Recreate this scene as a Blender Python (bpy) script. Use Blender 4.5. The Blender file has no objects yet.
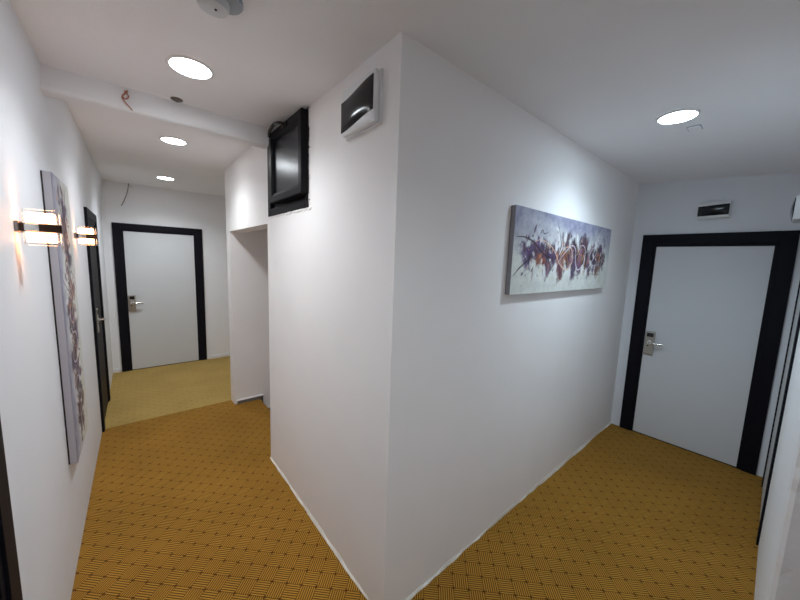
import bpy, bmesh, math, random
import numpy as np
from mathutils import Matrix, Vector
random.seed(7)
SC = bpy.context.scene
COL = SC.collection
PI = math.pi

# ------------------------------------------------------------------ helpers
WM = {}                                   # world matrix of every object made so far


def link(o, parent, wm):
    COL.objects.link(o)
    WM[o] = wm
    if parent is not None:
        o.parent = parent


def tag(o, label, cat=None, group=None, kind=None):
    if label:
        o['label'] = label
    if cat:
        o['category'] = cat
    if group:
        o['group'] = group
    if kind:
        o['kind'] = kind
    return o


def thing(name, loc, label, cat, group=None, kind=None):
    o = bpy.data.objects.new(name, None)
    o.empty_display_size = 0.05
    o.location = loc
    link(o, None, Matrix.Translation(loc))
    return tag(o, label, cat, group, kind)


def obj(name, bm, mats, parent=None, smooth=False, loc=None):
    """One mesh object out of a bmesh given in world coordinates."""
    if not isinstance(mats, (list, tuple)):
        mats = [mats]
    bmesh.ops.recalc_face_normals(bm, faces=bm.faces[:])
    if parent is not None:
        wm = WM[parent].copy()
    else:
        if loc is None:
            xs = [v.co.x for v in bm.verts]; ys = [v.co.y for v in bm.verts]; zs = [v.co.z for v in bm.verts]
            loc = ((min(xs) + max(xs)) / 2, (min(ys) + max(ys)) / 2, min(zs))
        wm = Matrix.Translation(loc)
    bmesh.ops.transform(bm, matrix=wm.inverted(), verts=bm.verts[:])
    me = bpy.data.meshes.new(name)
    bm.to_mesh(me)
    bm.free()
    for m in mats:
        me.materials.append(m)
    if smooth:
        me.shade_smooth()
        try:
            me.set_sharp_from_angle(angle=math.radians(35))
        except Exception:
            pass
    o = bpy.data.objects.new(name, me)
    if parent is None:
        o.location = loc
    link(o, parent, wm)
    return o


def box(bm, lo, hi, xf=None, bevel=0.0, mi=0):
    lo, hi = [min(a, b) for a, b in zip(lo, hi)], [max(a, b) for a, b in zip(lo, hi)]
    t = bmesh.new()
    bmesh.ops.create_cube(t, size=1)
    for v in t.verts:
        v.co = Vector([lo[i] + (v.co[i] + .5) * (hi[i] - lo[i]) for i in range(3)])
    if bevel:
        bmesh.ops.bevel(t, geom=t.edges[:], offset=bevel, segments=2, affect='EDGES', profile=.5)
    merge(bm, t, xf, mi)


def merge(bm, t, xf=None, mi=0):
    if xf is not None:
        bmesh.ops.transform(t, matrix=xf, verts=t.verts[:])
    m = {}
    for v in t.verts:
        m[v] = bm.verts.new(v.co)
    for f in t.faces:
        try:
            g = bm.faces.new([m[v] for v in f.verts])
            g.material_index = mi
        except ValueError:
            pass
    t.free()


def B(*boxes, bevel=0.0, xf=None):
    bm = bmesh.new()
    for lo, hi in boxes:
        box(bm, lo, hi, xf, bevel)
    return bm


def lathe(bm, prof, centre, axis=(0, 0, 1), n=48, mi=0):
    """prof: (radius, height) along axis, closed at both ends."""
    t = bmesh.new()
    rings = []
    for r, h in prof:
        if r < 1e-6:
            rings.append([t.verts.new((0, 0, h))])
        else:
            rings.append([t.verts.new((r * math.cos(2 * PI * k / n), r * math.sin(2 * PI * k / n), h)) for k in range(n)])
    for a, b in zip(rings, rings[1:]):
        for k in range(n):
            q = [a[k % len(a)], a[(k + 1) % len(a)], b[(k + 1) % len(b)], b[k % len(b)]]
            u = []
            for v in q:
                if v not in u:
                    u.append(v)
            if len(u) > 2:
                t.faces.new(u)
    for rg in (rings[0], rings[-1]):
        if len(rg) > 2:
            t.faces.new(rg)
    q = Vector((0, 0, 1)).rotation_difference(Vector(axis).normalized()).to_matrix().to_4x4()
    merge(bm, t, Matrix.Translation(centre) @ q, mi)


def tube(bm, pts, r, n=8, mi=0):
    pts = [Vector(p) for p in pts]
    t = bmesh.new()
    rings = []
    up = Vector((0.13, 0.31, 0.94)).normalized()
    for i, p in enumerate(pts):
        d = (pts[min(i + 1, len(pts) - 1)] - pts[max(i - 1, 0)]).normalized()
        a = d.cross(up)
        if a.length < 1e-3:
            a = d.cross(Vector((1, 0, 0)))
        a.normalize()
        b = d.cross(a)
        rr = r[i] if isinstance(r, (list, tuple)) else r
        rings.append([t.verts.new(p + rr * (math.cos(2 * PI * k / n) * a + math.sin(2 * PI * k / n) * b)) for k in range(n)])
    for a, b in zip(rings, rings[1:]):
        for k in range(n):
            t.faces.new([a[k], a[(k + 1) % n], b[(k + 1) % n], b[k]])
    t.faces.new(rings[0]); t.faces.new(rings[-1])
    merge(bm, t, None, mi)


def spline(pts, n=8):
    """Catmull-Rom through pts."""
    P = [Vector(p) for p in pts]
    P = [2 * P[0] - P[1]] + P + [2 * P[-1] - P[-2]]
    out = []
    for i in range(1, len(P) - 2):
        for k in range(n):
            t = k / n
            a, b, c, d = P[i - 1], P[i], P[i + 1], P[i + 2]
            out.append(.5 * (2 * b + (c - a) * t + (2 * a - 5 * b + 4 * c - d) * t * t + (3 * b - a - 3 * c + d) * t ** 3))
    out.append(P[-2])
    return out


# ------------------------------------------------------------------ materials
def new_mat(name):
    m = bpy.data.materials.new(name)
    m.use_nodes = True
    nt = m.node_tree
    return m, nt, nt.nodes['Principled BSDF']


def plain(name, col, rough=.5, metal=0., spec=.5, bump=None, coat=0., var=None, emit=None, trans=0.):
    m, nt, p = new_mat(name)
    p.inputs['Base Color'].default_value = (*col, 1)
    p.inputs['Roughness'].default_value = rough
    p.inputs['Metallic'].default_value = metal
    p.inputs['Specular IOR Level'].default_value = spec
    p.inputs['Coat Weight'].default_value = coat
    p.inputs['Transmission Weight'].default_value = trans
    tc = nt.nodes.new('ShaderNodeNewGeometry')
    if var:                                # (scale, amount): faint mottling of the colour itself
        n = nt.nodes.new('ShaderNodeTexNoise'); n.inputs['Scale'].default_value = var[0]; n.inputs['Detail'].default_value = 5
        r = nt.nodes.new('ShaderNodeMapRange'); r.inputs['To Min'].default_value = 1 - var[1]; r.inputs['To Max'].default_value = 1 + var[1]
        r.inputs['From Min'].default_value = .3; r.inputs['From Max'].default_value = .7
        mx = nt.nodes.new('ShaderNodeVectorMath'); mx.operation = 'SCALE'; mx.inputs[0].default_value = col
        nt.links.new(tc.outputs['Position'], n.inputs['Vector']); nt.links.new(n.outputs['Fac'], r.inputs['Value'])
        nt.links.new(r.outputs['Result'], mx.inputs['Scale']); nt.links.new(mx.outputs['Vector'], p.inputs['Base Color'])
    if bump:                               # list of (scale, height in metres)
        last = None
        for s, h in bump:
            n = nt.nodes.new('ShaderNodeTexNoise'); n.inputs['Scale'].default_value = s; n.inputs['Detail'].default_value = 4
            b = nt.nodes.new('ShaderNodeBump'); b.inputs['Strength'].default_value = 1; b.inputs['Distance'].default_value = h
            nt.links.new(tc.outputs['Position'], n.inputs['Vector']); nt.links.new(n.outputs['Fac'], b.inputs['Height'])
            if last:
                nt.links.new(last.outputs['Normal'], b.inputs['Normal'])
            last = b
        nt.links.new(last.outputs['Normal'], p.inputs['Normal'])
    if emit:
        p.inputs['Emission Color'].default_value = (*emit[0], 1)
        p.inputs['Emission Strength'].default_value = emit[1]
    return m


def carpet(name, gold, brown, dot, ang=PI / 4):
    m, nt, p = new_mat(name)
    N, Lk = nt.nodes, nt.links

    def mth(op, a, b=None, c=None):
        n = N.new('ShaderNodeMath'); n.operation = op
        for i, x in enumerate((a, b, c)):
            if x is None:
                continue
            if isinstance(x, (int, float)):
                n.inputs[i].default_value = x
            else:
                Lk.new(x, n.inputs[i])
        return n.outputs[0]
    g = N.new('ShaderNodeNewGeometry')
    mp = N.new('ShaderNodeMapping'); Lk.new(g.outputs['Position'], mp.inputs['Vector'])
    c = .0804
    mp.inputs['Scale'].default_value = (1 / c, 1 / c, 1)
    mp.inputs['Rotation'].default_value = (0, 0, ang)
    mp.inputs['Location'].default_value = (-(.605 * math.cos(ang) - 1.555 * math.sin(ang)) / c, -(.605 * math.sin(ang) + 1.555 * math.cos(ang)) / c, 0)
    sep = N.new('ShaderNodeSeparateXYZ'); Lk.new(mp.outputs['Vector'], sep.inputs[0])
    u, v = sep.outputs[0], sep.outputs[1]
    par = mth('FLOORED_MODULO', mth('ADD', mth('FLOOR', u), mth('FLOOR', v)), 2.)
    fu, fv = mth('FRACT', u), mth('FRACT', v)
    t = mth('ADD', mth('MULTIPLY', fu, par), mth('MULTIPLY', fv, mth('SUBTRACT', 1., par)))
    st = mth('MULTIPLY_ADD', mth('COSINE', mth('MULTIPLY', t, 2 * PI * 7)), -.5, .5)      # 0 in the grooves, 1 on the ribs
    ru, rv = mth('ROUND', u), mth('ROUND', v)
    du, dv = mth('SUBTRACT', u, ru), mth('SUBTRACT', v, rv)
    dist = mth('SQRT', mth('ADD', mth('MULTIPLY', du, du), mth('MULTIPLY', dv, dv)))
    mr = N.new('ShaderNodeMapRange'); mr.inputs['From Min'].default_value = .06; mr.inputs['From Max'].default_value = .12
    mr.inputs['To Min'].default_value = 1; mr.inputs['To Max'].default_value = 0
    Lk.new(dist, mr.inputs['Value'])
    dots = mr.outputs['Result']
    edge = mth('MINIMUM', mth('MINIMUM', fu, mth('SUBTRACT', 1., fu)), mth('MINIMUM', fv, mth('SUBTRACT', 1., fv)))
    mr2 = N.new('ShaderNodeMapRange'); mr2.inputs['From Min'].default_value = 0.; mr2.inputs['From Max'].default_value = .025
    Lk.new(edge, mr2.inputs['Value'])
    st2 = mth('MULTIPLY', st, mr2.outputs['Result'])
    no = N.new('ShaderNodeTexNoise'); no.inputs['Scale'].default_value = 420; no.inputs['Detail'].default_value = 3
    Lk.new(g.outputs['Position'], no.inputs['Vector'])
    fac = mth('ADD', mth('MULTIPLY', st2, .82), mth('MULTIPLY', mth('SUBTRACT', no.outputs['Fac'], .5), .6))
    m1 = N.new('ShaderNodeMix'); m1.data_type = 'RGBA'
    m1.inputs['A'].default_value = (*brown, 1); m1.inputs['B'].default_value = (*gold, 1)
    Lk.new(fac, m1.inputs['Factor'])
    m2 = N.new('ShaderNodeMix'); m2.data_type = 'RGBA'
    m2.inputs['B'].default_value = (*dot, 1)
    Lk.new(m1.outputs['Result'], m2.inputs['A']); Lk.new(dots, m2.inputs['Factor'])
    big = N.new('ShaderNodeTexNoise'); big.inputs['Scale'].default_value = 2.2; big.inputs['Detail'].default_value = 4
    Lk.new(g.outputs['Position'], big.inputs['Vector'])
    mr3 = N.new('ShaderNodeMapRange'); mr3.inputs['From Min'].default_value = .3; mr3.inputs['From Max'].default_value = .7
    mr3.inputs['To Min'].default_value = .9; mr3.inputs['To Max'].default_value = 1.1
    Lk.new(big.outputs['Fac'], mr3.inputs['Value'])
    sc = N.new('ShaderNodeVectorMath'); sc.operation = 'SCALE'
    Lk.new(m2.outputs['Result'], sc.inputs[0]); Lk.new(mr3.outputs['Result'], sc.inputs['Scale'])
    Lk.new(sc.outputs['Vector'], p.inputs['Base Color'])
    bp = N.new('ShaderNodeBump'); bp.inputs['Distance'].default_value = .0025; bp.inputs['Strength'].default_value = .6
    Lk.new(st2, bp.inputs['Height']); Lk.new(bp.outputs['Normal'], p.inputs['Normal'])
    p.inputs['Roughness'].default_value = .95
    p.inputs['Specular IOR Level'].default_value = .1
    p.inputs['Sheen Weight'].default_value = .12
    p.inputs['Sheen Tint'].default_value = (1, .8, .4, 1)
    return m


def painted(name):
    m, nt, p = new_mat(name)
    a = nt.nodes.new('ShaderNodeAttribute'); a.attribute_name = 'paint'
    nt.links.new(a.outputs['Color'], p.inputs['Base Color'])
    p.inputs['Roughness'].default_value = .55
    g = nt.nodes.new('ShaderNodeNewGeometry')
    n = nt.nodes.new('ShaderNodeTexNoise'); n.inputs['Scale'].default_value = 60; n.inputs['Detail'].default_value = 5
    b = nt.nodes.new('ShaderNodeBump'); b.inputs['Distance'].default_value = .002; b.inputs['Strength'].default_value = .6
    nt.links.new(g.outputs['Position'], n.inputs['Vector']); nt.links.new(n.outputs['Fac'], b.inputs['Height'])
    nt.links.new(b.outputs['Normal'], p.inputs['Normal'])
    return m


M = {}
M['wall_far'] = plain('far_wall_paint', (.86, .865, .885), .62, spec=.3, bump=[(2.2, .006), (160, .0006)], var=(3, .012))
M['rough_wall_shaded'] = plain('shaded_rough_plaster', (.68, .68, .70), .7, spec=.2, bump=[(6, .005), (60, .0012)])  # darker copy of the wall plaster, shade put into the colour
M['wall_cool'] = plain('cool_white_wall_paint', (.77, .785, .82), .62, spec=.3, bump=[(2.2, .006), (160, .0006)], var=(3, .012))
M['wall'] = plain('wall_paint', (.89, .862, .85), .62, spec=.3, bump=[(2.2, .006), (160, .0006)], var=(3, .012))
M['ceil'] = plain('ceiling_paint', (.88, .875, .885), .75, spec=.2, bump=[(1.6, .008), (120, .0005)], var=(2, .015))
M['rough_wall'] = plain('rough_plaster', (.88, .88, .89), .6, spec=.3, bump=[(5, .006), (45, .0022), (160, .0008)])
M['carpet'] = carpet('woven_carpet', (.575, .290, .044), (.062, .022, .0025), (.070, .020, .0035))
M['carpet_far'] = carpet('woven_carpet_lighter', (.55, .37, .125), (.27, .175, .048), (.22, .13, .034), ang=PI / 4 + .03)
M['casing'] = plain('black_woodgrain_laminate', (.005, .005, .009), .55, spec=.16, bump=[(90, .0004)])
M['black_leaf'] = plain('black_door_laminate', (.010, .008, .010), .55, spec=.15)
M['leaf'] = plain('white_door_laminate', (.66, .675, .69), .42, spec=.4, var=(4, .01))
M['nickel'] = plain('satin_nickel', (.50, .48, .43), .32, metal=1.)
M['chrome'] = plain('polished_chrome', (.72, .71, .69), .12, metal=1.)
M['black_gloss'] = plain('black_gloss_plastic', (.006, .006, .008), .12, spec=.5)
M['black_upvc'] = plain('black_window_plastic', (.005, .005, .007), .35, spec=.13)
M['dark_glass'] = plain('dark_glass', (.008, .010, .014), .27, spec=.9)
M['smoked'] = plain('smoked_plastic', (.012, .012, .014), .14, spec=.3)
M['white_plastic'] = plain('white_plastic', (.78, .79, .80), .35, spec=.5)
M['grey_plastic'] = plain('blue_grey_plastic', (.36, .40, .45), .45)
M['body_plastic'] = plain('pale_grey_plastic', (.62, .64, .66), .45)
M['rim'] = plain('white_lamp_rim', (.8, .8, .8), .4)
M['caulk'] = plain('cream_caulk', (.70, .66, .59), .7, bump=[(60, .002)])
M['plaster'] = plain('raw_plaster', (.84, .82, .80), .85, bump=[(40, .003)])
M['skirt'] = plain('grey_skirting', (.17, .16, .16), .45)
M['white_trim'] = plain('white_trim_paint', (.8, .78, .77), .5)
M['dark'] = plain('dark_gap', (.015, .012, .01), .8)
M['red_wire'] = plain('red_copper_wire', (.40, .15, .09), .5)
M['dark_wire'] = plain('dark_wire', (.035, .03, .03), .5)
M['bronze'] = plain('brown_bronze', (.055, .030, .020), .3, metal=.6)
M['cap'] = plain('dull_brass_cap', (.19, .16, .14), .4, metal=.6)
M['paint'] = painted('abstract_paint')
M['canvas_edge'] = plain('grey_painted_canvas_edge', (.30, .30, .33), .7, bump=[(300, .0006)])
M['canvas_pale'] = plain('lilac_painted_canvas_edge', (.43, .405, .44), .7, bump=[(300, .0006)])
M['led_left'] = plain('led_neutral', (.9, .9, .9), .5, emit=((.88, .95, 1.), 9.))
M['led_right'] = plain('led_cool', (.9, .9, .9), .5, emit=((.68, .86, 1.), 13.))
M['led_added'] = plain('led_added', (.9, .9, .9), .5, emit=((.78, .90, 1.), 8.))
M['sconce_glow'] = plain('glowing_frosted_acrylic', (.9, .85, .8), .5, emit=((1., .42, .17), 6.5))
gl, nt, p = new_mat('clear_acrylic')
p.inputs['Base Color'].default_value = (1, .97, .95, 1); p.inputs['Roughness'].default_value = .04
p.inputs['Transmission Weight'].default_value = 1.; p.inputs['IOR'].default_value = 1.3
M['acrylic'] = gl
M['plate_metal'] = plain('brown_chrome', (.30, .25, .23), .25, metal=1.)

# ------------------------------------------------------------------ dimensions (metres)
H = 2.592          # ceiling
H2 = 2.65          # ceiling beyond the beam
TOP = 2.85
XB = .841          # left face of the central block
YB = 1.039         # right face of the central block
XE = 4.032         # wall at the end of the right corridor
YF = 5.925         # wall at the end of the left corridor
YR = -.106         # right wall of the right corridor
XC = 1.77          # its outer corner by the camera
YBACK = -1.7
YJ = 3.90          # far jamb of the stair opening
LW = Matrix.Translation((-.337, 0, 0)) @ Matrix.Rotation(-math.atan(.0115), 4, 'Z')   # (d, y, z): d = distance off the left wall

# ------------------------------------------------------------------ setting
bm = bmesh.new()
prof = [(-.25, 0), (0, 0), (0, 2.12), (.004, 2.25), (.013, 2.40), (.026, 2.53), (.038, 2.64), (.042, TOP), (-.25, TOP)]
ends = [[bm.verts.new(LW @ Vector((d, y, z))) for d, z in prof] for y in (-2.0, 6.2)]
for k in range(len(prof)):
    bm.faces.new([ends[0][k], ends[0][(k + 1) % len(prof)], ends[1][(k + 1) % len(prof)], ends[1][k]])
bm.faces.new(ends[0]); bm.faces.new(ends[1])
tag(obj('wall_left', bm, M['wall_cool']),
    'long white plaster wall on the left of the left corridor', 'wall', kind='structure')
tag(obj('wall_far', B(((-.6, YF, 0), (2.7, YF + .2, TOP)), ), M['wall_far']),
    'white end wall of the left corridor around the far door', 'wall', kind='structure')
wb = B(((XB, YB, 0), (XB + .16, 1.862, TOP)),                          # left face, near part
       ((XB, 1.862, 0), (XB + .16, 2.606, 2.018)), ((XB, 1.862, 2.588), (XB + .16, 2.606, TOP)),
       ((XB + .12, 1.862, 2.018), (XB + .16, 2.606, 2.588)),           # behind the window
       ((XB, 2.606, 0), (XB + .16, 2.643, TOP)),
       ((XB, 2.643, 1.975), (XB + .16, YJ, TOP)),                      # lintel over the stair opening
       ((XB, YJ, -.9), (2.55, 4.06, TOP)),                             # pier and far side of the stairwell
       ((XB + .16, 2.50, -.9), (2.55, 2.643, TOP)),                    # near side of the stairwell
       ((2.45, 2.643, -.9), (2.6, YJ, TOP)),
       ((XB + .16, YB, 0), (XE + .2, YB + .16, TOP)))                  # right face
tag(obj('wall_centre', wb, M['wall']), 'white central block of wall between the two corridors', 'wall', kind='structure')
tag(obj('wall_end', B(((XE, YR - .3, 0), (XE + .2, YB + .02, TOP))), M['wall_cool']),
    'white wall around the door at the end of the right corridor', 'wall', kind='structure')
# right wall: plaster corner with a slightly wavy arris
bm = bmesh.new()
zs = [i * TOP / 60 for i in range(61)]
arr = [(XC + random.uniform(-.004, .004) + .012 * math.exp(-z * 3), z) for z in zs]
cols = []
for x, z in arr:
    cols.append([bm.verts.new(q) for q in ((XE + .1, YR, z), (x + .02, YR, z), (x + .006, YR - .005, z), (x, YR - .018, z),
                                           (XC, YR - .045, z), (XC, YBACK - .1, z), (XE + .1, YBACK - .1, z))])
for a, b in zip(cols, cols[1:]):
    for k in range(7):
        f = bm.faces.new([a[k], a[(k + 1) % 7], b[(k + 1) % 7], b[k]])
        f.material_index = 1 if k in (3, 4) else 0  # side facing the camera painted as shaded so the arris shows
bm.faces.new(cols[0]); bm.faces.new(cols[-1])
tag(obj('wall_right', bm, [M['rough_wall'], M['rough_wall_shaded']]), 'rough white plaster wall corner at the right edge of the view', 'wall', kind='structure')
tag(obj('wall_back', B(((-.7, YBACK - .2, 0), (XC + .1, YBACK, TOP))), M['wall']),
    'white wall behind the viewer closing the lobby', 'wall', kind='structure')
tag(obj('wall_side', B(((2.6, 4.06, 0), (2.8, YF + .1, TOP))), M['wall']),
    'white wall around the corner beyond the stair opening', 'wall', kind='structure')

# floor: carpet in two pieces with a seam at the far end of the stair opening
YS = 4.045
fl = B(((-.6, YBACK, -.06), (XB + .02, YS, 0)), ((XB + .02, YBACK, -.06), (XE + .05, YB + .03, 0)), ((XB + .02, 2.55, -.06), (1.12, YJ + .02, 0)))
tag(obj('floor', fl, M['carpet']), 'gold and brown basketweave carpet with dark dots', 'floor', kind='structure')
tag(obj('floor_far', B(((-.6, YS, -.06), (2.7, YF + .05, .0015))), M['carpet_far']),
    'paler olive gold carpet in front of the far door', 'floor', kind='structure')
# stairs going down inside the opening
bm = bmesh.new()
for i in range(4):
    box(bm, (1.12 + .29 * i, 2.60, -.19 * (i + 1) - .15), (1.12 + .29 * (i + 1) + .05, YJ + .01, -.19 * (i + 1)))
tag(obj('floor_stairs', bm, M['carpet']), 'carpeted stairs going down inside the opening', 'stairs', kind='structure')
# ceilings
bm = bmesh.new()
nx, ny = 70, 46
x0, x1, y0, y1 = -.62, XE + .1, YBACK - .1, 2.52
V = [[None] * (ny + 1) for _ in range(nx + 1)]
for i in range(nx + 1):
    for j in range(ny + 1):
        x = x0 + (x1 - x0) * i / nx; y = y0 + (y1 - y0) * j / ny
        s = min(max((x - 2.3) / 1.7, 0), 1); s = s * s * (3 - 2 * s)
        q = min(max((YB - y) / 1.1, 0), 1)
        V[i][j] = (x, y, H - .085 * s * q)
for dz in (0, .08):
    W = [[bm.verts.new((x, y, z + dz)) for x, y, z in r] for r in V]
    for i in range(nx):
        for j in range(ny):
            bm.faces.new([W[i][j], W[i + 1][j], W[i + 1][j + 1], W[i][j + 1]])
tag(obj('ceiling', bm, M['ceil']), 'white plastered ceiling over the lobby and right corridor', 'ceiling', kind='structure')
tag(obj('ceiling_far', B(((-.6, 2.40, H2), (2.7, YF + .1, H2 + .12))), M['ceil']),
    'white ceiling beyond the dropped beam', 'ceiling', kind='structure')
# dropped beam across the left corridor
bm = bmesh.new()
prof = [(2.372, H + .03), (2.372, 2.497), (2.377, 2.482), (2.388, 2.475), (2.455, 2.475), (2.466, 2.48), (2.47, 2.49), (2.47, H2 + .02)]
ring = []
for x in (-.40, .771):
    ring.append([bm.verts.new((x, y, z)) for y, z in prof])
for k in range(len(prof)):
    k2 = (k + 1) % len(prof)
    bm.faces.new([ring[0][k], ring[0][k2], ring[1][k2], ring[1][k]])
bm.faces.new(ring[0]); bm.faces.new(ring[1])
tag(obj('trim_1', bm, M['ceil']), 'shallow dropped beam across the left corridor ceiling', 'beam', kind='structure')


# ragged caulk line along the foot of the central block
def bead(pts_fn, length, seed):
    rnd = random.Random(seed)
    b = bmesh.new()
    n = int(length / .025)
    rows = []
    w, h = .006, .012
    for i in range(n + 1):
        w = min(max(w + rnd.uniform(-.003, .003), .002), .012)
        h = min(max(h + rnd.uniform(-.006, .006), .003), .020)
        s = i / n * length
        rows.append([b.verts.new(pts_fn(s, d, z)) for d, z in ((0, 0), (w, 0), (w * .8, .004), (.0015, h), (0, h))])
    for a, c in zip(rows, rows[1:]):
        for k in range(5):
            b.faces.new([a[k], a[(k + 1) % 5], c[(k + 1) % 5], c[k]])
    b.faces.new(rows[0]); b.faces.new(rows[-1])
    return b


bm = bead(lambda s, d, z: (XB - d, YB + s, z), 2.643 - YB, 3)
merge(bm, bead(lambda s, d, z: (XB + s, YB - d, z), XE - XB, 5))
tag(obj('trim_2', bm, M['caulk']), 'ragged cream caulk line at the foot of the central block', 'trim', kind='structure')
# skirtings
bm = B(((XB + .03, YJ - .012, -.02), (1.155, YJ, .036)))
box(bm, (1.143, YJ - .012, -.19), (1.155, YJ, .036))
box(bm, (1.155, YJ - .012, -.25), (1.9, YJ, -.14))
sk = obj('baseboard_stairs', bm, M['skirt'])
tag(sk, 'dark grey skirting stepping down along the stair opening wall', 'baseboard', kind='structure')
obj('top_edge', B(((XB + .03, YJ - .016, .036), (1.155, YJ, .046)), ((1.155, YJ - .016, -.14), (1.9, YJ, -.13))), M['white_trim'], sk)
tag(obj('baseboard_far', B(((.93, YF - .012, 0), (2.6, YF, .045)), ((-.27, YF - .012, 0), (-.178, YF, .045))), M['white_trim']),
    'low white baseboard beside the far door', 'baseboard', kind='structure')


# ------------------------------------------------------------------ doors
def door(name, label, F, w_out, top, cas, leaf_top, leaf_mat, lock_side=None, proud=.02, lock=None, foot=0.):
    """F maps (s, d, z): s along the wall from the left jamb's outer edge, d out of the wall."""
    d = thing(name, F @ Vector((w_out / 2, 0, 0)), label, 'door', kind='structure')
    b = bmesh.new()
    lip = .028
    for s0, s1 in ((0, cas - lip), (w_out - cas + lip, w_out)):
        box(b, (s0, 0, 0), (s1, proud, top), F, .002)
    for s0, s1 in ((cas - lip - .002, cas), (w_out - cas, w_out - cas + lip + .002)):
        box(b, (s0, 0, 0), (s1, proud - .009, leaf_top + .0), F, .0015)
    box(b, (cas - lip, 0, leaf_top + lip), (w_out - cas + lip, proud, top), F, .002)
    box(b, (cas - lip, 0, leaf_top), (w_out - cas + lip, proud - .009, leaf_top + lip), F, .0015)
    obj('casing', b, M['casing'], d)
    lf = obj('leaf', B(((cas - .004, 0, .010), (w_out - cas + .004, .005, leaf_top + .003)), bevel=.0015, xf=F), leaf_mat, d)
    obj('threshold_gap', B(((cas, 0, .001), (w_out - cas, .0035, .0105)), xf=F), M['dark'], d)
    if lock:
        s0, s1, z0, z1, sg = lock
        pl = obj('lock_plate', B(((s0, .005, z0), (s1, .024, z1)), bevel=.004, xf=F), M['nickel'], d)
        hh = z1 - z0
        sm = (s0 + s1) / 2
        obj('card_reader', B(((s0 + .012, .024, z1 - .24 * hh), (s1 - .012, .0265, z1 - .07 * hh)), bevel=.001, xf=F), M['black_gloss'], pl)
        zl = z0 + .53 * hh
        b = bmesh.new()
        ax = (F.to_3x3() @ Vector((0, 1, 0)))
        lathe(b, [(.019, 0), (.019, .006), (.011, .010), (.0105, .048), (0, .05)], F @ Vector((sm, .024, zl)), ax, 24)
        pts = spline([F @ Vector(q) for q in ((sm, .062, zl), (sm + sg * .03, .066, zl), (sm + sg * .08, .062, zl - .002), (sm + sg * .122, .056, zl - .005))], 6)
        tube(b, pts, [.0105] * 8 + [.0095] * (len(pts) - 8), 12)
        obj('lever_handle', b, M['chrome'], pl, smooth=True)
        b = bmesh.new()
        lathe(b, [(.007, 0), (.007, .003), (0, .0035)], F @ Vector((sm - sg * .012, .024, z0 + .50 * hh - .03)), ax, 16)
        obj('keyhole', b, M['black_gloss'], pl)
    return d


def frame_of(origin, sdir, ddir):
    m = Matrix.Identity(4)
    m.col[0][:3] = sdir; m.col[1][:3] = ddir; m.col[2][:3] = (0, 0, 1); m.col[3][:3] = origin
    return m


# far door of the left corridor (faces -y; s runs to +x)
door('door_1', 'white door with black frame at the far end of the left corridor',
     frame_of((-.172, YF, 0), (1, 0, 0), (0, -1, 0)), 1.055, 2.105, .115, 1.998, M['leaf'],
     lock=(.122, .200, .868, 1.103, 1))
# door at the end of the right corridor (faces -x; s runs to -y)
door('door_2', 'white door with black frame closing the right corridor',
     frame_of((XE, .948, 0), (0, -1, 0), (-1, 0, 0)), 1.006, 2.068, .118, 1.949, M['leaf'],
     lock=(.125, .203, .862, 1.100, 1))
# black door on the left wall, past the tall picture (faces +x; s runs to +y)
F3 = LW @ frame_of((0, 3.985, 0), (0, 1, 0), (1, 0, 0))
door('door_3', 'black door in the left wall past the tall picture', F3, .90, 2.095, .11, 1.985, M['black_leaf'],
     lock=(.125, .20, .94, 1.17, 1))
# black casing by the camera on the left wall
F4 = LW @ frame_of((0, .385, 0), (0, 1, 0), (1, 0, 0))
door('door_4', 'black door frame at the lower left edge of the view', F4, .975, 2.095, .11, 1.985, M['black_leaf'])
# black casing on the right wall of the right corridor
F5 = frame_of((2.97, YR, 0), (1, 0, 0), (0, 1, 0))
door('door_5', 'black door frame seen edge on in the right wall beside the end door', F5, .95, 2.08, .11, 1.97, M['leaf'], proud=.011)

# ------------------------------------------------------------------ window in the block
win = thing('window_1', (XB, 2.235, 2.02), 'small black tilt window high in the central block above the carpet', 'window', kind='structure')
y0, y1, z0, z1 = 1.866, 2.602, 2.022, 2.586
b = bmesh.new()
fw = .055
for lo, hi in (((y0, z0), (y0 + fw, z1)), ((y1 - fw, z0), (y1, z1)), ((y0 + fw, z0), (y1 - fw, z0 + fw)), ((y0 + fw, z1 - fw), (y1 - fw, z1))):
    box(b, (XB - .008, lo[0], lo[1]), (XB + .08, hi[0], hi[1]), None, .003)
box(b, (XB + .02, y0 + .01, z0 + .01), (XB + .05, y1 - .01, z1 - .01))
obj('window_frame', b, M['black_upvc'], win)
sy0, sy1, sz0, sz1 = 1.872, 2.428, 2.100, 2.572
xs = XB - .051
b = bmesh.new()
sw = .062
# sash rails with a sloped glazing bead
o = [(sy0, sz0), (sy1, sz0), (sy1, sz1), (sy0, sz1)]
def inset(k):
    return [(sy0 + k, sz0 + k), (sy1 - k, sz0 + k), (sy1 - k, sz1 - k), (sy0 + k, sz1 - k)]
lay = [(XB + .01, o), (xs + .004, o), (xs, inset(.004)), (xs, inset(.040)), (xs + .006, inset(.044)), (xs + .012, inset(.060)), (xs + .022, inset(.064)), (XB + .01, inset(.064))]
rr = [[b.verts.new((x, y, z)) for y, z in q] for x, q in lay]
for a, c in zip(rr, rr[1:] + rr[:1]):
    for k in range(4):
        b.faces.new([a[k], a[(k + 1) % 4], c[(k + 1) % 4], c[k]])
sash = obj('sash', b, M['black_upvc'], win)
obj('pane', B(((xs + .020, sy0 + .062, sz0 + .062), (xs + .028, sy1 - .062, sz1 - .062))), M['dark_glass'], sash)
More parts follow.
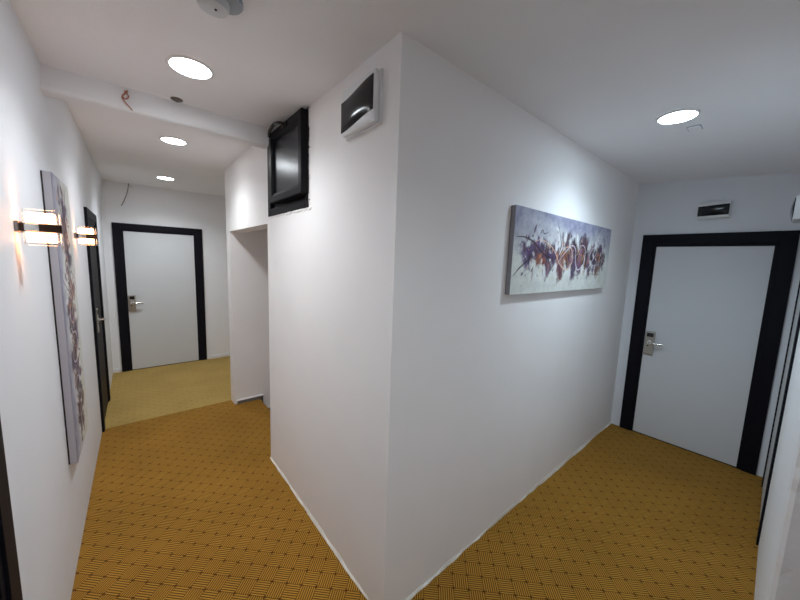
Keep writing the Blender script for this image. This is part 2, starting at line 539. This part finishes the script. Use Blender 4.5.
# lever handle near the top far corner of the sash
b = bmesh.new()
box(b, (xs - .010, 2.085, 2.527), (xs + .002, 2.150, 2.560), None, .004)
pts = spline([(xs - .004, 2.12, 2.545), (.762, 2.13, 2.553), (.746, 2.19, 2.557), (.752, 2.29, 2.546), (.768, 2.35, 2.530)], 6)
tube(b, pts, [.011] * 10 + [.010] * (len(pts) - 10), 10)
obj('window_handle', b, M['black_gloss'], sash, smooth=True)
# raw plaster edge round the opening
b = bmesh.new()
rnd = random.Random(11)
def flake(y, z, w, h):
    t = bmesh.new()
    n = 8
    vs = []
    for x in (XB + .002, XB - rnd.uniform(.003, .007)):
        vs.append([t.verts.new((x, y + w * math.cos(2 * PI * k / n) * rnd.uniform(.6, 1), z + h * math.sin(2 * PI * k / n) * rnd.uniform(.6, 1))) for k in range(n)])
    for k in range(n):
        t.faces.new([vs[0][k], vs[0][(k + 1) % n], vs[1][(k + 1) % n], vs[1][k]])
    t.faces.new(vs[1])
    merge(b, t)
yy = y0 - .01
while yy < y1 + .01:
    flake(yy, z0 + rnd.uniform(-.008, .002), rnd.uniform(.016, .034), rnd.uniform(.006, .013)); yy += rnd.uniform(.018, .035)
zz = z0
while zz < z1 - .01:
    flake(y0 + rnd.uniform(-.006, .003), zz, rnd.uniform(.004, .010), rnd.uniform(.014, .034)); zz += rnd.uniform(.02, .05)
for q in range(14):
    flake(rnd.uniform(2.44, 2.58), rnd.uniform(z0 + .008, z0 + .05), rnd.uniform(.004, .010), rnd.uniform(.003, .006))
obj('plaster_edge', b, M['plaster'], win)


# ------------------------------------------------------------------ ceiling lights
def downlight(x, y, z, r, mat, label, beam):
    t = thing('ceiling_light', (x, y, z), label, 'ceiling light', 'round recessed ceiling downlights')
    b = bmesh.new()
    lathe(b, [(r + .014, .01), (r + .014, -.002), (r + .010, -.005), (r + .001, -.006), (r, -.004), (r, .01)], (x, y, z), n=64)
    obj('rim', b, M['rim'], t, smooth=True)
    b = bmesh.new()
    lathe(b, [(r, .008), (r, -.0035), (0, -.0042)], (x, y, z), n=64)
    obj('diffuser', b, mat, t)
    l = bpy.data.lights.new('led_beam', 'SPOT')          # the lens throws most of the light downwards
    l.color = beam[0]; l.energy = beam[1]; l.spot_size = math.radians(146); l.spot_blend = 1.; l.shadow_soft_size = .07
    o = bpy.data.objects.new('led_beam', l)
    o.location = (0, 0, -.02)
    link(o, t, WM[t] @ Matrix.Translation((0, 0, -.02)))


BL = ((.90, .96, 1.), 15.)
downlight(.265, 1.905, H, .083, M['led_left'], 'largest lit round downlight, in front of the dropped beam', BL)
downlight(.328, 3.383, H2, .083, M['led_left'], 'lit round downlight in the left corridor just behind the beam', BL)
downlight(.390, 5.10, H2, .083, M['led_left'], 'farthest lit round downlight, in front of the far left door', (BL[0], 19.))
downlight(2.429, .483, H - .001, .085, M['led_right'], 'cool white round downlight on the right corridor ceiling', ((.70, .87, 1.), 17.))

downlight(.17, .10, H, .083, M['led_added'], 'added unseen downlight above the viewer', ((.84, .93, 1.), 17.))  # added lamp, continues the corridor row and brightens walls near the camera

# ------------------------------------------------------------------ small ceiling and wall fittings
sd = thing('smoke_detector', (.29, 1.36, H), 'pale round smoke detector cut off at the top edge of the view', 'smoke detector')
b = bmesh.new()
lathe(b, [(.052, .006), (.052, -.014), (.047, -.02), (0, -.02)], (.298, 1.330, H), n=40)
obj('mounting_base', b, M['grey_plastic'], sd, smooth=True)
b = bmesh.new()
lathe(b, [(.047, .012), (.050, .004), (.050, -.010), (.045, -.022), (.030, -.025), (0, -.025)], (.260, 1.345, H - .020), (.05, -.05, 1), n=40)
bd = obj('detector_body', b, M['body_plastic'], sd, smooth=True)
b = bmesh.new()
lathe(b, [(.004, .002), (.004, -.003), (0, -.004)], (.266, 1.338, H - .0455), n=12)
obj('indicator', b, M['dark'], bd)

sp = thing('ceiling_rosette', (.25, 2.325, H), 'small dark metal rosette in the ceiling beside the beam', 'ceiling rosette')
b = bmesh.new()
lathe(b, [(.030, .004), (.030, -.003), (.024, -.005), (.014, -.004), (.012, -.012), (0, -.012)], (.25, 2.332, H), n=32)
obj('cap_disc', b, M['cap'], sp, smooth=True)

cv = thing('ceiling_cover', (2.674, .441, H - .006), 'small square blank plate on the ceiling past the cool white downlight', 'cover plate')
zc = H - .006
obj('plate', B(((2.635, .412, zc - .006), (2.715, .470, zc + .02)), bevel=.002), M['ceil'], cv)
obj('shadow_gap', B(((2.631, .408, zc - .0015), (2.719, .474, zc + .015))), M['grey_plastic'], cv)

b = bmesh.new()
yw = 2.372
tube(b, spline([(.036, yw + .02, 2.586), (.034, yw - .004, 2.574), (.026, yw - .012, 2.556), (.014, yw - .014, 2.545), (.018, yw - .016, 2.528), (.030, yw - .013, 2.532), (.037, yw - .010, 2.546), (.030, yw - .014, 2.560), (.022, yw - .012, 2.57)], 8), .0030, 8)
tube(b, spline([(.040, yw + .02, 2.580), (.028, yw - .006, 2.570), (.020, yw - .010, 2.552), (.010, yw - .012, 2.534), (.018, yw - .013, 2.516), (.034, yw - .014, 2.497), (.050, yw - .012, 2.478)], 8), .0030, 8)
tube(b, spline([(.022, yw + .02, 2.545), (.014, yw - .008, 2.530), (.024, yw - .010, 2.508), (.046, yw - .010, 2.484)], 8), .0026, 8)
tag(obj('cable', b, M['red_wire']), 'short red wire looped out of the beam face', 'wire')
b = bmesh.new()
tube(b, spline([(.032, YF - .001, 2.655), (.028, YF - .014, 2.60), (.012, YF - .022, 2.52), (-.022, YF - .02, 2.42), (-.058, YF - .016, 2.335)], 8), .0035, 8)
tube(b, spline([(.032, YF - .001, 2.652), (.045, YF - .02, 2.62), (.070, YF - .03, 2.60)], 6), .002, 6)
tag(obj('cable', b, M['dark_wire']), 'thin dark wire dangling above the far left door', 'wire')


# ------------------------------------------------------------------ consumer unit boxes
def unit_box(F, w, h, dep, label, cv0=.08, cv1=.95, lo=(.16, .25), hi=(.80, .86), gl=.012):
    """F maps (s, d, z) with s to the viewer's right, d out of the wall."""
    t = thing('distribution_box', F @ Vector((w / 2, 0, 0)), label, 'electrical box', 'electrical boxes with smoked covers')
    obj('housing', B(((0, 0, 0), (w, dep * .35, h)), xf=F, bevel=.004), M['white_plastic'], t)
    b = bmesh.new()
    box(b, (.004, dep * .35, .004), (w - .004, dep, h - .004), F, .010)
    obj('front_panel', b, M['white_plastic'], t, smooth=True)
    b = bmesh.new()
    n = 24
    nr = 8
    g = []
    for k in range(n + 1):
        q = k / n
        e = q * q * (3 - 2 * q)
        sx = w * (cv0 + (cv1 - cv0) * q)
        z0_, z1_ = h * (lo[0] + (lo[1] - lo[0]) * e), h * (hi[0] + (hi[1] - hi[0]) * e)
        col_ = [b.verts.new(F @ Vector((sx, dep - .006, z0_)))]
        for r in range(nr + 1):
            f = r / nr
            col_.append(b.verts.new(F @ Vector((sx, dep + .002 + gl * (max(math.sin(PI * q), 0) * max(math.sin(PI * f), 0)) ** .6, z0_ + (z1_ - z0_) * f))))
        col_.append(b.verts.new(F @ Vector((sx, dep - .006, z1_))))
        g.append(col_)
    for k in range(n):
        for r in range(nr + 2):
            b.faces.new([g[k][r], g[k + 1][r], g[k + 1][r + 1], g[k][r + 1]])
        b.faces.new([g[k][0], g[k + 1][0], g[k + 1][-1], g[k][-1]])
    b.faces.new(g[0]); b.faces.new(g[-1])
    c = obj('smoked_cover', b, M['smoked'], t, smooth=True)
    return t


unit_box(frame_of((XB, 1.430, 2.290), (0, -1, 0), (-1, 0, 0)), .280, .215, .040,
         'white electrical box with wavy smoked cover on the central block', cv0=.02, cv1=.95, lo=(.10, .24), hi=(.72, .88), gl=.009)
unit_box(frame_of((XE, .556, 2.190), (0, -1, 0), (-1, 0, 0)), .216, .150, .068,
         'white electrical box with smoked cover above the right corridor door', cv0=.02, cv1=.95, lo=(.16, .19), hi=(.74, .80), gl=.006)
unit_box(frame_of((3.62, YR, 2.078), (-1, 0, 0), (0, 1, 0)), .26, .165, .102,
         'white electrical box seen side on, cut off by the right edge of the view', cv0=.03, cv1=.96, lo=(.10, .14), hi=(.84, .88), gl=.012)


# ------------------------------------------------------------------ wall sconces
def sconce(y, z, label, dep=.115, hw=.066):
    F = LW @ frame_of((0, y, z), (0, 1, 0), (1, 0, 0))        # (s along the wall, d out, z)
    t = thing('wall_sconce', F @ Vector((0, 0, 0)), label, 'wall light', 'warm glass wall sconces on the left wall')
    obj('wall_plate', B(((-.032, 0, -.021), (.032, .012, .021)), xf=F, bevel=.003), M['plate_metal'], t)
    obj('bar', B(((-.020, .010, -.016), (.020, dep + .004, .014)), xf=F, bevel=.002), M['bronze'], t)
    obj('bar_cover', B(((-.0225, .022, -.013), (-.0195, .060, .012)), xf=F, bevel=.001), M['chrome'], t)
    for s0, s1 in ((.018, .055), (-.055, -.020)):
        obj('frosted_block', B(((-.016, .024, s0), (.016, dep - .014, s1)), xf=F, bevel=.004), M['sconce_glow'], t)
    b = bmesh.new()
    for s in (-.019, .019):
        for a, c in ((.0165, hw), (-hw, -.0185)):
            box(b, (s - .002, .020, a), (s + .002, dep, c), F, .001)
    obj('glass_plate', b, M['acrylic'], t)
    return t


sconce(1.83, 1.797, 'nearer glowing glass wall sconce, left of the tall picture')
sconce(3.30, 1.820, 'farther glowing glass wall sconce between the tall picture and the black door')


# ------------------------------------------------------------------ abstract pictures
def lin(c):
    c = np.asarray(c, float) / 255.
    return np.where(c <= .04045, c / 12.92, ((c + .055) / 1.055) ** 2.4)


def fbm(nu, nv, su, sv, rng, octs=5):
    out = np.zeros((nv, nu)); amp = 1.; tot = 0
    for o in range(octs):
        gu, gv = max(2, int(su * 2 ** o)) + 2, max(2, int(sv * 2 ** o)) + 2
        g = rng.random((gv, gu))
        x = np.linspace(0, gu - 1.001, nu); y = np.linspace(0, gv - 1.001, nv)
        xi, yi = x.astype(int), y.astype(int); fx, fy = x - xi, y - yi
        fx = fx * fx * (3 - 2 * fx); fy = fy * fy * (3 - 2 * fy)
        a = g[yi][:, xi] * (1 - fx) + g[yi][:, xi + 1] * fx
        c = g[yi + 1][:, xi] * (1 - fx) + g[yi + 1][:, xi + 1] * fx
        out += amp * (a * (1 - fy[:, None]) + c * fy[:, None]); tot += amp; amp *= .55
    return out / tot


def art(nu, nv, asp, seed, rows):
    """Abstract bouquet of plum, violet and rust dabs on a lilac grey to cream ground; u along, v up."""
    rng = np.random.default_rng(seed)
    u = np.linspace(0, 1, nu)[None, :] * asp * np.ones((nv, 1)); v = np.linspace(0, 1, nv)[:, None] * np.ones((1, nu))
    n1 = fbm(nu, nv, 5, 3, rng); n2 = fbm(nu, nv, 26, 9, rng, 4); n3 = fbm(nu, nv, 60, 22, rng, 3)
    img = np.zeros((nv, nu, 3))
    t = np.clip((v - .50 + (n1 - .5) * .5) / .45, 0, 1)[..., None]
    img[:] = lin((212, 213, 207)) * (1 - t) + lin((146, 146, 168)) * t
    img += ((n2 - .5) * .16 + (n3 - .5) * .16)[..., None]

    def blend(mask, col):
        nonlocal img
        img = img * (1 - mask[..., None]) + lin(col) * mask[..., None]

    def blob(cu, cv, ru, rv, ang, col, op=.9, soft=.45):
        du, dv = u - cu * asp, v - cv
        c, s = math.cos(ang), math.sin(ang)
        a = (du * c + dv * s) / ru; b_ = (-du * s + dv * c) / rv
        d = np.sqrt(a * a + b_ * b_) + (n2 - .5) * .8 + (n3 - .5) * .6
        blend(np.clip((1 - d) / soft, 0, 1) * op, col)

    def stroke(pts, wid, col, op=.95, taper=True):
        P = [np.array(p[:2]) for p in [(q.x, q.y) for q in spline([(a * asp, b_, 0) for a, b_ in pts], 14)]]
        mask = np.zeros((nv, nu)); L = len(P)
        for i in range(L - 1):
            a, b_ = P[i], P[i + 1]; d = b_ - a; l2 = d @ d + 1e-12
            k = np.clip(((u - a[0]) * d[0] + (v - a[1]) * d[1]) / l2, 0, 1)
            dist = np.hypot(u - a[0] - k * d[0], v - a[1] - k * d[1])
            w = wid * ((.35 + .65 * math.sin(PI * min(max((i + .5) / L, .03), .97))) if taper else 1)
            mask = np.maximum(mask, np.clip((w - dist) / (.006) + .5, 0, 1))
        blend(mask * op, col)
    # pale ground strokes, cream light at the lower half
    for k in range(26):
        blob(rng.uniform(.05, .95), rng.uniform(.08, .40), rng.uniform(.05, .16), rng.uniform(.03, .09), rng.uniform(-.4, .4),
             ((214, 216, 212), (200, 206, 206), (206, 202, 180))[k % 3], .5, .8)
    for k in range(14):
        blob(rng.uniform(.15, .9), rng.uniform(.62, .80), rng.uniform(.02, .05), rng.uniform(.06, .14), rng.uniform(-.3, .3), (198, 196, 204), .55, .7)
    # the dabs
    rows(blob, rng)
    for cu, cv, rv in ((.37, .70, .17), (.345, .62, .10), (.56, .72, .10), (.43, .74, .10), (.35, .30, .10), (.50, .27, .10), (.70, .28, .08), (.25, .28, .10), (.80, .70, .08)):
        blob(cu, cv, .05, rv, rng.uniform(-.3, .3), (218, 216, 216), .9, .5)
    # loops and splashes
    stroke([(.13, .60), (.20, .66), (.28, .62), (.34, .52), (.40, .36), (.47, .30), (.52, .42), (.50, .60), (.44, .60), (.39, .46), (.42, .34)], .008, (222, 186, 160))
    stroke([(.36, .34), (.42, .50), (.50, .64), (.55, .58), (.56, .40), (.60, .30), (.66, .42), (.66, .62), (.61, .66), (.57, .52)], .008, (216, 206, 214))
    stroke([(.62, .34), (.70, .30), (.76, .44), (.82, .60), (.78, .66), (.73, .56), (.74, .42), (.82, .38), (.92, .52)], .007, (205, 200, 212))
    stroke([(.34, .56), (.38, .66), (.36, .80), (.33, .84)], .022, (216, 214, 216), .9)
    stroke([(.38, .50), (.40, .60), (.39, .72)], .014, (222, 220, 220), .9)
    stroke([(.02, .66), (.08, .665), (.15, .62), (.20, .54), (.25, .48), (.33, .42)], .012, (34, 28, 40))
    stroke([(.015, .22), (.05, .30), (.11, .40), (.16, .50)], .010, (36, 30, 40))
    stroke([(.345, .90), (.365, .80), (.385, .68), (.40, .60)], .007, (48, 38, 52))
    stroke([(.19, .72), (.21, .78), (.23, .74), (.26, .77)], .007, (62, 52, 66))
    stroke([(.70, .24), (.80, .24), (.90, .23)], .006, (120, 100, 70), .7)
    for k in range(110):
        blob(rng.uniform(.03, .95), np.clip(rng.normal(.46, .16), .1, .9), rng.uniform(.004, .011), rng.uniform(.006, .014), rng.uniform(0, 3),
             ((40, 30, 46), (216, 208, 210), (226, 150, 90), (70, 44, 92))[k % 4], .95, .5)
    return np.clip(img, .004, .9)


def rows_wide(blob, rng):
    spec = [(.10, .44, .09, .13, -.9, (112, 88, 132)), (.14, .50, .07, .16, -.8, (84, 58, 112)), (.21, .52, .07, .16, -.4, (78, 46, 88)),
            (.26, .46, .07, .18, .5, (60, 38, 84)), (.29, .36, .05, .18, -.1, (70, 48, 84)), (.19, .42, .04, .08, -.7, (150, 86, 62)),
            (.33, .50, .06, .14, .3, (92, 58, 108)), (.40, .40, .07, .17, .2, (148, 92, 70)), (.40, .28, .05, .15, 0, (140, 96, 98)),
            (.45, .66, .05, .17, -.2, (84, 58, 74)), (.48, .48, .08, .16, 0, (120, 76, 60)), (.53, .62, .07, .15, .3, (58, 40, 54)),
            (.54, .34, .05, .18, -.1, (80, 54, 92)), (.60, .38, .06, .18, .1, (110, 78, 112)), (.63, .50, .06, .16, -.2, (140, 92, 66)),
            (.65, .68, .07, .16, .1, (74, 50, 74)), (.69, .46, .04, .18, 0, (46, 32, 44)), (.72, .34, .04, .16, .2, (104, 74, 104)),
            (.75, .56, .05, .13, -.3, (74, 60, 78)), (.79, .46, .07, .16, .2, (66, 46, 70)), (.86, .52, .07, .20, -.1, (52, 34, 46)),
            (.91, .50, .05, .16, .1, (88, 60, 72)), (.84, .32, .05, .14, 0, (122, 92, 82)), (.44, .48, .04, .08, .6, (178, 106, 64)),
            (.58, .52, .03, .08, .2, (190, 136, 86)), (.68, .38, .03, .07, .3, (176, 124, 70)), (.24, .40, .03, .07, -.8, (168, 96, 66))]
    for cu, cv, ru, rv, an, c in spec:
        blob(cu, cv, ru * 2.3, rv * 1.2, an, tuple(int(k * .86) for k in c), .93)
    for k in range(60):
        blob(rng.uniform(.12, .93), rng.uniform(.26, .70), rng.uniform(.02, .05), rng.uniform(.06, .15), rng.uniform(-.4, .4), ((48, 34, 48), (150, 112, 130), (92, 58, 112), (70, 46, 62), (150, 108, 90))[k % 5], .7)
    for k in range(170):                                       # broken knife marks
        cu = rng.uniform(.07, .95)
        blob(cu, np.clip(rng.normal(.50, .13), .2, .8), rng.uniform(.010, .030), rng.uniform(.02, .07), rng.uniform(-.8, .8),
             ((52, 36, 60), (84, 52, 74), (98, 62, 118), (60, 40, 48), (188, 128, 96), (222, 218, 216), (120, 78, 92), (40, 30, 42))[k % 8], .85, .4)


def rows_tall(blob, rng):
    rows_wide(blob, rng)
    for k in range(90):
        blob(rng.uniform(.02, .98), np.clip(rng.normal(.50, .07), .3, .7), rng.uniform(.03, .09), rng.uniform(.02, .07), rng.uniform(-.5, .5),
             ((50, 34, 44), (78, 48, 60), (36, 26, 34), (100, 66, 74), (56, 36, 58))[k % 5], .85)
    for k in range(40):
        blob(rng.uniform(.0, 1.), rng.uniform(.05, .95), rng.uniform(.10, .30), rng.uniform(.012, .03), 0, ((172, 164, 170), (206, 200, 190))[k % 2], .45)


def picture(name, F, w, h, dep, nu, nv, img, edge, label, gap=.002):
    """F maps (s, d, z); img is [v][u]."""
    t = thing(name, F @ Vector((w / 2, 0, 0)), label, 'picture', 'abstract canvas pictures in the corridors')
    obj('gap_shadow', B(((.001, 0, .001), (w - .001, gap + .001, h - .001)), xf=F), M['dark'], t)  # dark slab standing in for the shadow between canvas and wall
    obj('canvas_edge', B(((0, gap, 0), (w, dep - .001, h)), xf=F, bevel=.002), edge, t)
    b = bmesh.new()
    vs = [[b.verts.new(F @ Vector((w * i / (nu - 1), dep, h * j / (nv - 1)))) for i in range(nu)] for j in range(nv)]
    for j in range(nv - 1):
        for i in range(nu - 1):
            b.faces.new([vs[j][i], vs[j][i + 1], vs[j + 1][i + 1], vs[j + 1][i]])
    for r, e in ((vs[0], 0), (vs[-1], h)):
        low = [b.verts.new(F @ Vector((w * i / (nu - 1), dep - .002, e))) for i in range(nu)]
        for i in range(nu - 1):
            b.faces.new([r[i], r[i + 1], low[i + 1], low[i]])
    b.verts.index_update()
    n_low = 2 * nu
    o = obj('painting', b, M['paint'], t)
    col = np.ones((nv * nu + n_low, 4))
    col[:nv * nu, :3] = img.reshape(-1, 3)
    col[nv * nu:nv * nu + nu, :3] = img[0]; col[nv * nu + nu:, :3] = img[-1]
    at = o.data.color_attributes.new('paint', 'FLOAT_COLOR', 'POINT')
    at.data.foreach_set('color', col.astype(np.float32).ravel())
    return t


img = art(440, 150, 3.05, 4, rows_wide)
picture('canvas_picture', frame_of((1.690, YB, 1.545), (1, 0, 0), (0, -1, 0)), 1.575, .515, .031, 440, 150, img, M['canvas_edge'],
        'wide abstract canvas with purple and rust dabs on the right corridor wall')
img2 = art(440, 150, 3.05, 21, rows_tall)
img2 = np.transpose(img2, (1, 0, 2))[::-1, ::-1].copy()         # hung upright
picture('canvas_picture', LW @ frame_of((0, 2.335, .572), (0, 1, 0), (1, 0, 0)), .50, 1.52, .036, 150, 440, img2, M['canvas_pale'],
        'tall narrow abstract canvas hung upright between the glass wall sconces', gap=.006)

# ------------------------------------------------------------------ camera, world, view
Rm = [[0.7659545508479594, -0.6419413438930794, 0.034999100503407654],
      [-0.051301954961099, -0.11529754394712134, -0.9920053355587009],
      [0.6408445485860591, 0.7580354789589395, -0.12124552439996034]]
cam = bpy.data.cameras.new('camera')
cam.sensor_width = 36; cam.sensor_fit = 'HORIZONTAL'
cam.lens = 319.0097 / 800 * 36
cam.clip_start = .01
co = bpy.data.objects.new('camera', cam)
m = Matrix.Identity(4)
for i in range(3):
    m[i][0] = Rm[0][i]; m[i][1] = -Rm[1][i]; m[i][2] = -Rm[2][i]
m[0][3], m[1][3], m[2][3] = 0, 0, 1.72
co.matrix_world = m
COL.objects.link(co)
SC.camera = co
w = bpy.data.worlds.new('world'); SC.world = w; w.use_nodes = True
w.node_tree.nodes['Background'].inputs['Color'].default_value = (0, 0, 0, 1)
SC.view_settings.view_transform = 'Standard'
SC.view_settings.look = 'None'
SC.view_settings.gamma = 1
SC.view_settings.use_curve_mapping = False
SC.view_settings.exposure = 2.0
SC.cycles.max_bounces = 12
SC.cycles.diffuse_bounces = 8
SC.cycles.use_denoising = True
SC.cycles.caustics_reflective = False
SC.cycles.caustics_refractive = False
SC.cycles.sample_clamp_indirect = 4
